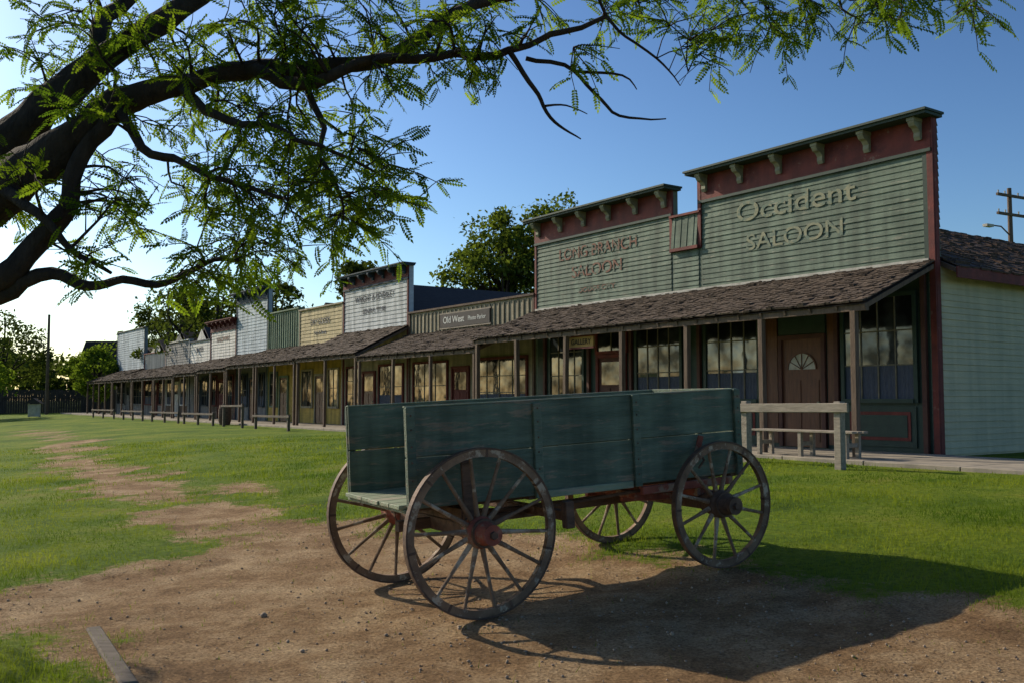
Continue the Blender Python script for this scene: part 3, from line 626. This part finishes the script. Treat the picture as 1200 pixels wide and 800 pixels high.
for k in range(44):
    q=random.choice(pool)[0] if k%2 else Vector((random.uniform(-5.8,-2),random.uniform(5.8,7.4),random.uniform(4.3,5.4)))
    t=q+Vector((random.gauss(0,.4),random.gauss(0,.5),random.uniform(.25,.8)));
    if t.x>-1.2 and t.z<4.35: continue
    best=min(pool,key=lambda c:(c[0]-t).length)
    twig(best[0],t,.012,.3,.05,4)
side=[p for p in pool if p[0].x<-5.6 and p[0].y>7.6]
for k in range(60):      # off-frame side of the crown, added to throw dappled shade on the near lawn
    q=random.choice(side)[0]; t=q+Vector((random.gauss(0,.55),random.gauss(0,.55),random.gauss(.15,.35))); twig(q,t,.012,.25,.05,5,.05)
b.obj('trunk_and_branches',T,smooth=True)
n=len(LP); LPn=np.array([tuple(v) for v in LP]); LDn=np.array([tuple(v) for v in LD]); Rm=rotmats(n,LDn)
tmpl=[]
for k in range(8):
    x=.14+.86*k/7.5
    for sg in (-1,1):
        l=.2*(1-.25*abs(k-3.5)/3.5); wd=.062
        d=np.array([.35,sg*.93,0]); s=np.array([.93,-sg*.35,0])
        o=np.array([x,0,0])
        tmpl+= [o,o+d*l*.5+s*wd+[0,0,-.02],o+d*l+[0,0,-.06],o+d*l*.5-s*wd+[0,0,-.02]]
tmpl+=[np.array([1,0,0]),np.array([1.1,.05,0]),np.array([1.2,0,-.03]),np.array([1.1,-.05,0])]
tmpl+=[np.array([0,.008,0]),np.array([0,-.008,0]),np.array([1,-.006,0]),np.array([1,.006,0])]
tmpl=np.array(tmpl); nt_=len(tmpl)
tm=np.repeat(tmpl[None],n,0); tm[...,2]-=.22*tm[...,0]**2
tm[...,2]+=rng.normal(0,.015,tm.shape[:2])
sc=rng.uniform(.09,.18,n); vt=np.einsum('nij,nkj->nki',Rm,tm*sc[:,None,None])+LPn[:,None]
npmesh('leaves',vt.reshape(-1,3),np.arange(n*nt_).reshape(-1,4),LOC,T)
print('compound leaves',n)

def crown_tree(name,x,y,h,cr,mat,z0=None,nclump=45,per=130,leaf=.16,parent=None,ch=None,trunk=True):
    zb=float(zprof(st(x,y))) if z0 is None else z0
    P=parent or empty(name,(x,y,zb)); off=np.array([x,y,zb]) if parent else np.zeros(3)
    bt=B(); hc=h*.6; ch=ch or h*.36
    tr=[Vector((0,0,-.2)),Vector((.05,0,h*.2)),Vector((-.05*h*.2,.1,h*.4)),Vector((0,0,h*.62)),Vector((.1,0,h*.85))]
    ov=Vector(off)
    if trunk: bt.tube([v+ov for v in tr],[h*.035,h*.028,h*.022,h*.013,h*.004],BARK,8)
    cs=[];
    for k in range(nclump):
        d=rng.normal(size=3); d/=np.linalg.norm(d); rad=rng.uniform(.4,1.0)**.6
        c=np.array([d[0]*cr*rad,d[1]*cr*rad,hc+d[2]*ch*rad]); c[:2]*=1-.25*max(0,d[2]); cs.append(c)
        if trunk and k%2==0:
            s0=Vector((0,0,h*rng.uniform(.25,.6))); bt.tube([s0+ov,s0.lerp(Vector(c),.5)+Vector((0,0,.1))+ov,Vector(c)+ov],[h*.011,h*.007,h*.002],BARK,5)
    cs=np.array(cs); nn=nclump*per; ci=np.repeat(np.arange(nclump),per); sg=cr*rng.uniform(.10,.26,nclump)[ci]
    g=rng.normal(size=(nn,3)); g*=(sg*rng.random(nn)**.3/np.linalg.norm(g,axis=1)*1.3)[:,None]; g[:,2]*=.7
    g*=1+.35*rng.random((nn,1))**4*2
    pos=cs[ci]+g+off; R_=rotmats(nn,rng.normal(size=(nn,3))); q=np.array([(-.5,0,0),(0,-.33,.05),(.6,0,0),(0,.33,.05)])
    v=np.einsum('nij,nkj->nki',R_,q[None]*(leaf*rng.uniform(.6,1.3,nn))[:,None,None])+pos[:,None]
    if trunk: bt.obj('trunk_and_limbs',P,smooth=True)
    npmesh('foliage',v.reshape(-1,3),np.arange(nn*4).reshape(-1,4),mat,P)
    return P
F1=leafmat('tree_foliage',(.11,.15,.03),(.05,.075,.018),.4,.5,(1.9,1.8,.8)); F2=leafmat('dark_tree_foliage',(.06,.085,.022),(.035,.05,.016),.35,.5); F3=leafmat('bright_tree_foliage',(.13,.19,.03),(.075,.12,.02),.45,.5)
crown_tree('elm_tree',-.4,56,12.8,3.7,F1,nclump=65,per=150,leaf=.27); crown_tree('elm_tree',2.9,57,14.2,4.2,F1,nclump=85,per=150,leaf=.27)
for (x,y,h,r) in ((-20.5,66,10.8,3.8),(-25,72,10.4,3.8),(-15.5,62,9.6,2.8),(-9.3,58,10.3,2.6),(-31,86,10,4),(-27,80,11.0,3.6),(-22,80,11.5,4)):
    crown_tree('elm_tree',x,y,h,r,F2,nclump=36,per=100,leaf=.3)
crown_tree('young_tree',-33.8,78,5.6,2.5,F3,nclump=45,per=140,leaf=.24); crown_tree('young_tree',-38.6,67,6.4,3.2,F3,nclump=50,per=140,leaf=.24)
crown_tree('elm_tree',-47,88,9.5,4.2,F2,nclump=40,per=110,leaf=.3)
DT=empty('distant_trees')
for k in range(22):
    a=-.62+.035*k+random.uniform(-.01,.01); Y=random.uniform(120,160)
    crown_tree('x',a*Y,Y,random.uniform(8,13) if k<5 else random.uniform(6,10),random.uniform(6,9),F2,parent=DT,nclump=26,per=50,leaf=.8,trunk=False,z0=0)

# ------------------------------------------------ fence, sign, poles, house
P=empty('stockade_fence'); b=B(); x=-58.0
FW=M('dark_fence_wood',(.075,.06,.05),(.04,.033,.028),2,.9,.3)
while x<-36.5:
    hh=2.5+random.uniform(-.06,.06); y=86+.25*(x+40); b.box(x,x+.19,y-.03,y+.03,-.3,hh,FW); x+=.2
b.beam((-58,81.4,1.8),(-36.5,86.8,1.8),.08,.12,FW); b.obj('pickets',P)
P=empty('background_house'); b=B(); b.box(-41.5,-36.5,92,99,-.3,4.6,BRN)
b.extr([(-42,4.4),(-41,7.2),(-37,7.2),(-36,4.4)],'y',91.5,99.5,DARKROOF); b.box(-40.6,-39.6,91.9,91.99,1.2,2.8,WH); b.obj('walls_and_roof',P)
def pole(name,x,y,h,arms=2,lamp=False,ang=0):
    P=empty(name,(x,y,float(zprof(st(x,y)))),(0,0,ang)); b=B(); b.tube([(0,0,-.3),(0,0,h)],[.16,.1],POST,10)
    for k in range(arms):
        z=h-.4-k*.9; b.box(-1.1,1.1,-.17,-.06,z-.06,z+.06,POST)
        for xx in (-1.0,-.5,.5,1.0): b.tube([(xx,-.11,z+.06),(xx,-.11,z+.2)],[.03,.04],FLASH,6)
    if lamp: b.tube([(0,0,h-2.3),(-.7,0,h-1.9),(-1.5,0,h-1.9)],[.04,.035,.03],IRON,6); b.box(-1.9,-1.4,-.12,.12,h-2.0,h-1.88,FLASH)
    b.obj('pole_and_crossarms',P)
pole('utility_pole',23.75,45,11.2,2,True,.5); pole('utility_pole',-38.5,79,8.2,0); pole('utility_pole',-27.5,76,9.3,0)
P=empty('information_sign',(-35.0,70,-.17)); b=B()
b.box(-.45,-.35,-.05,.05,0,1.5,FLASH);b.box(.35,.45,-.05,.05,0,1.5,FLASH);b.box(-.349,.349,-.03,.03,.55,1.45,FLASH);b.extr([(-.6,1.5),(0,1.9),(.6,1.5)],'y',-.25,.25,DARKROOF);b.obj('kiosk_board',P)
P=empty('wooden_barrel',tuple(rowpt(33,3.6,.45))); b=B(); b.tube([(0,0,0),(0,0,.25),(0,0,.45),(0,0,.65),(0,0,.9)],[.24,.29,.3,.29,.24],WD,16)
for z in (.15,.7): b.tube([(0,0,z),(0,0,z+.05)],[.285,.29],IRON,16)
b.obj('staves',P)

# ------------------------------------------------ light, sky, camera
el=math.radians(31); S_=Vector((-.82*math.cos(el),.5724*math.cos(el),math.sin(el))).normalized()
sl=bpy.data.lights.new('sun','SUN'); sl.energy=5.0; sl.angle=math.radians(.5); sl.color=(1,.88,.69); so=bpy.data.objects.new('sun',sl); so.rotation_euler=S_.to_track_quat('Z','Y').to_euler(); scene.collection.objects.link(so)
w=bpy.data.worlds.new('World'); scene.world=w; w.use_nodes=True; N=w.node_tree.nodes; L=w.node_tree.links
sky=N.new('ShaderNodeTexSky'); sky.sky_type='NISHITA'; sky.sun_disc=False; sky.sun_elevation=el; sky.sun_rotation=math.atan2(S_.x,S_.y)%(2*math.pi); sky.dust_density=1.1; sky.ozone_density=1.8; sky.air_density=1.0
def mulc(a,c):
    m=N.new('ShaderNodeVectorMath'); m.operation='MULTIPLY'; L.new(a,m.inputs[0]); m.inputs[1].default_value=c; return m.outputs[0]
g=N.new('ShaderNodeGamma'); g.inputs['Gamma'].default_value=1.5; L.new(mulc(sky.outputs[0],(.086,.092,.096)),g.inputs[0])
L.new(mulc(g.outputs[0],(19,19.5,19.5)),N['Background'].inputs['Color']); N['Background'].inputs['Strength'].default_value=.1
cam=bpy.data.cameras.new('camera'); cam.sensor_width=36; cam.lens=33.5; cam.clip_end=3000; cam.clip_start=.05
co=bpy.data.objects.new('camera',cam); co.location=(0,0,1.6); co.rotation_euler=(math.radians(90+3.48),0,0); scene.collection.objects.link(co); scene.camera=co
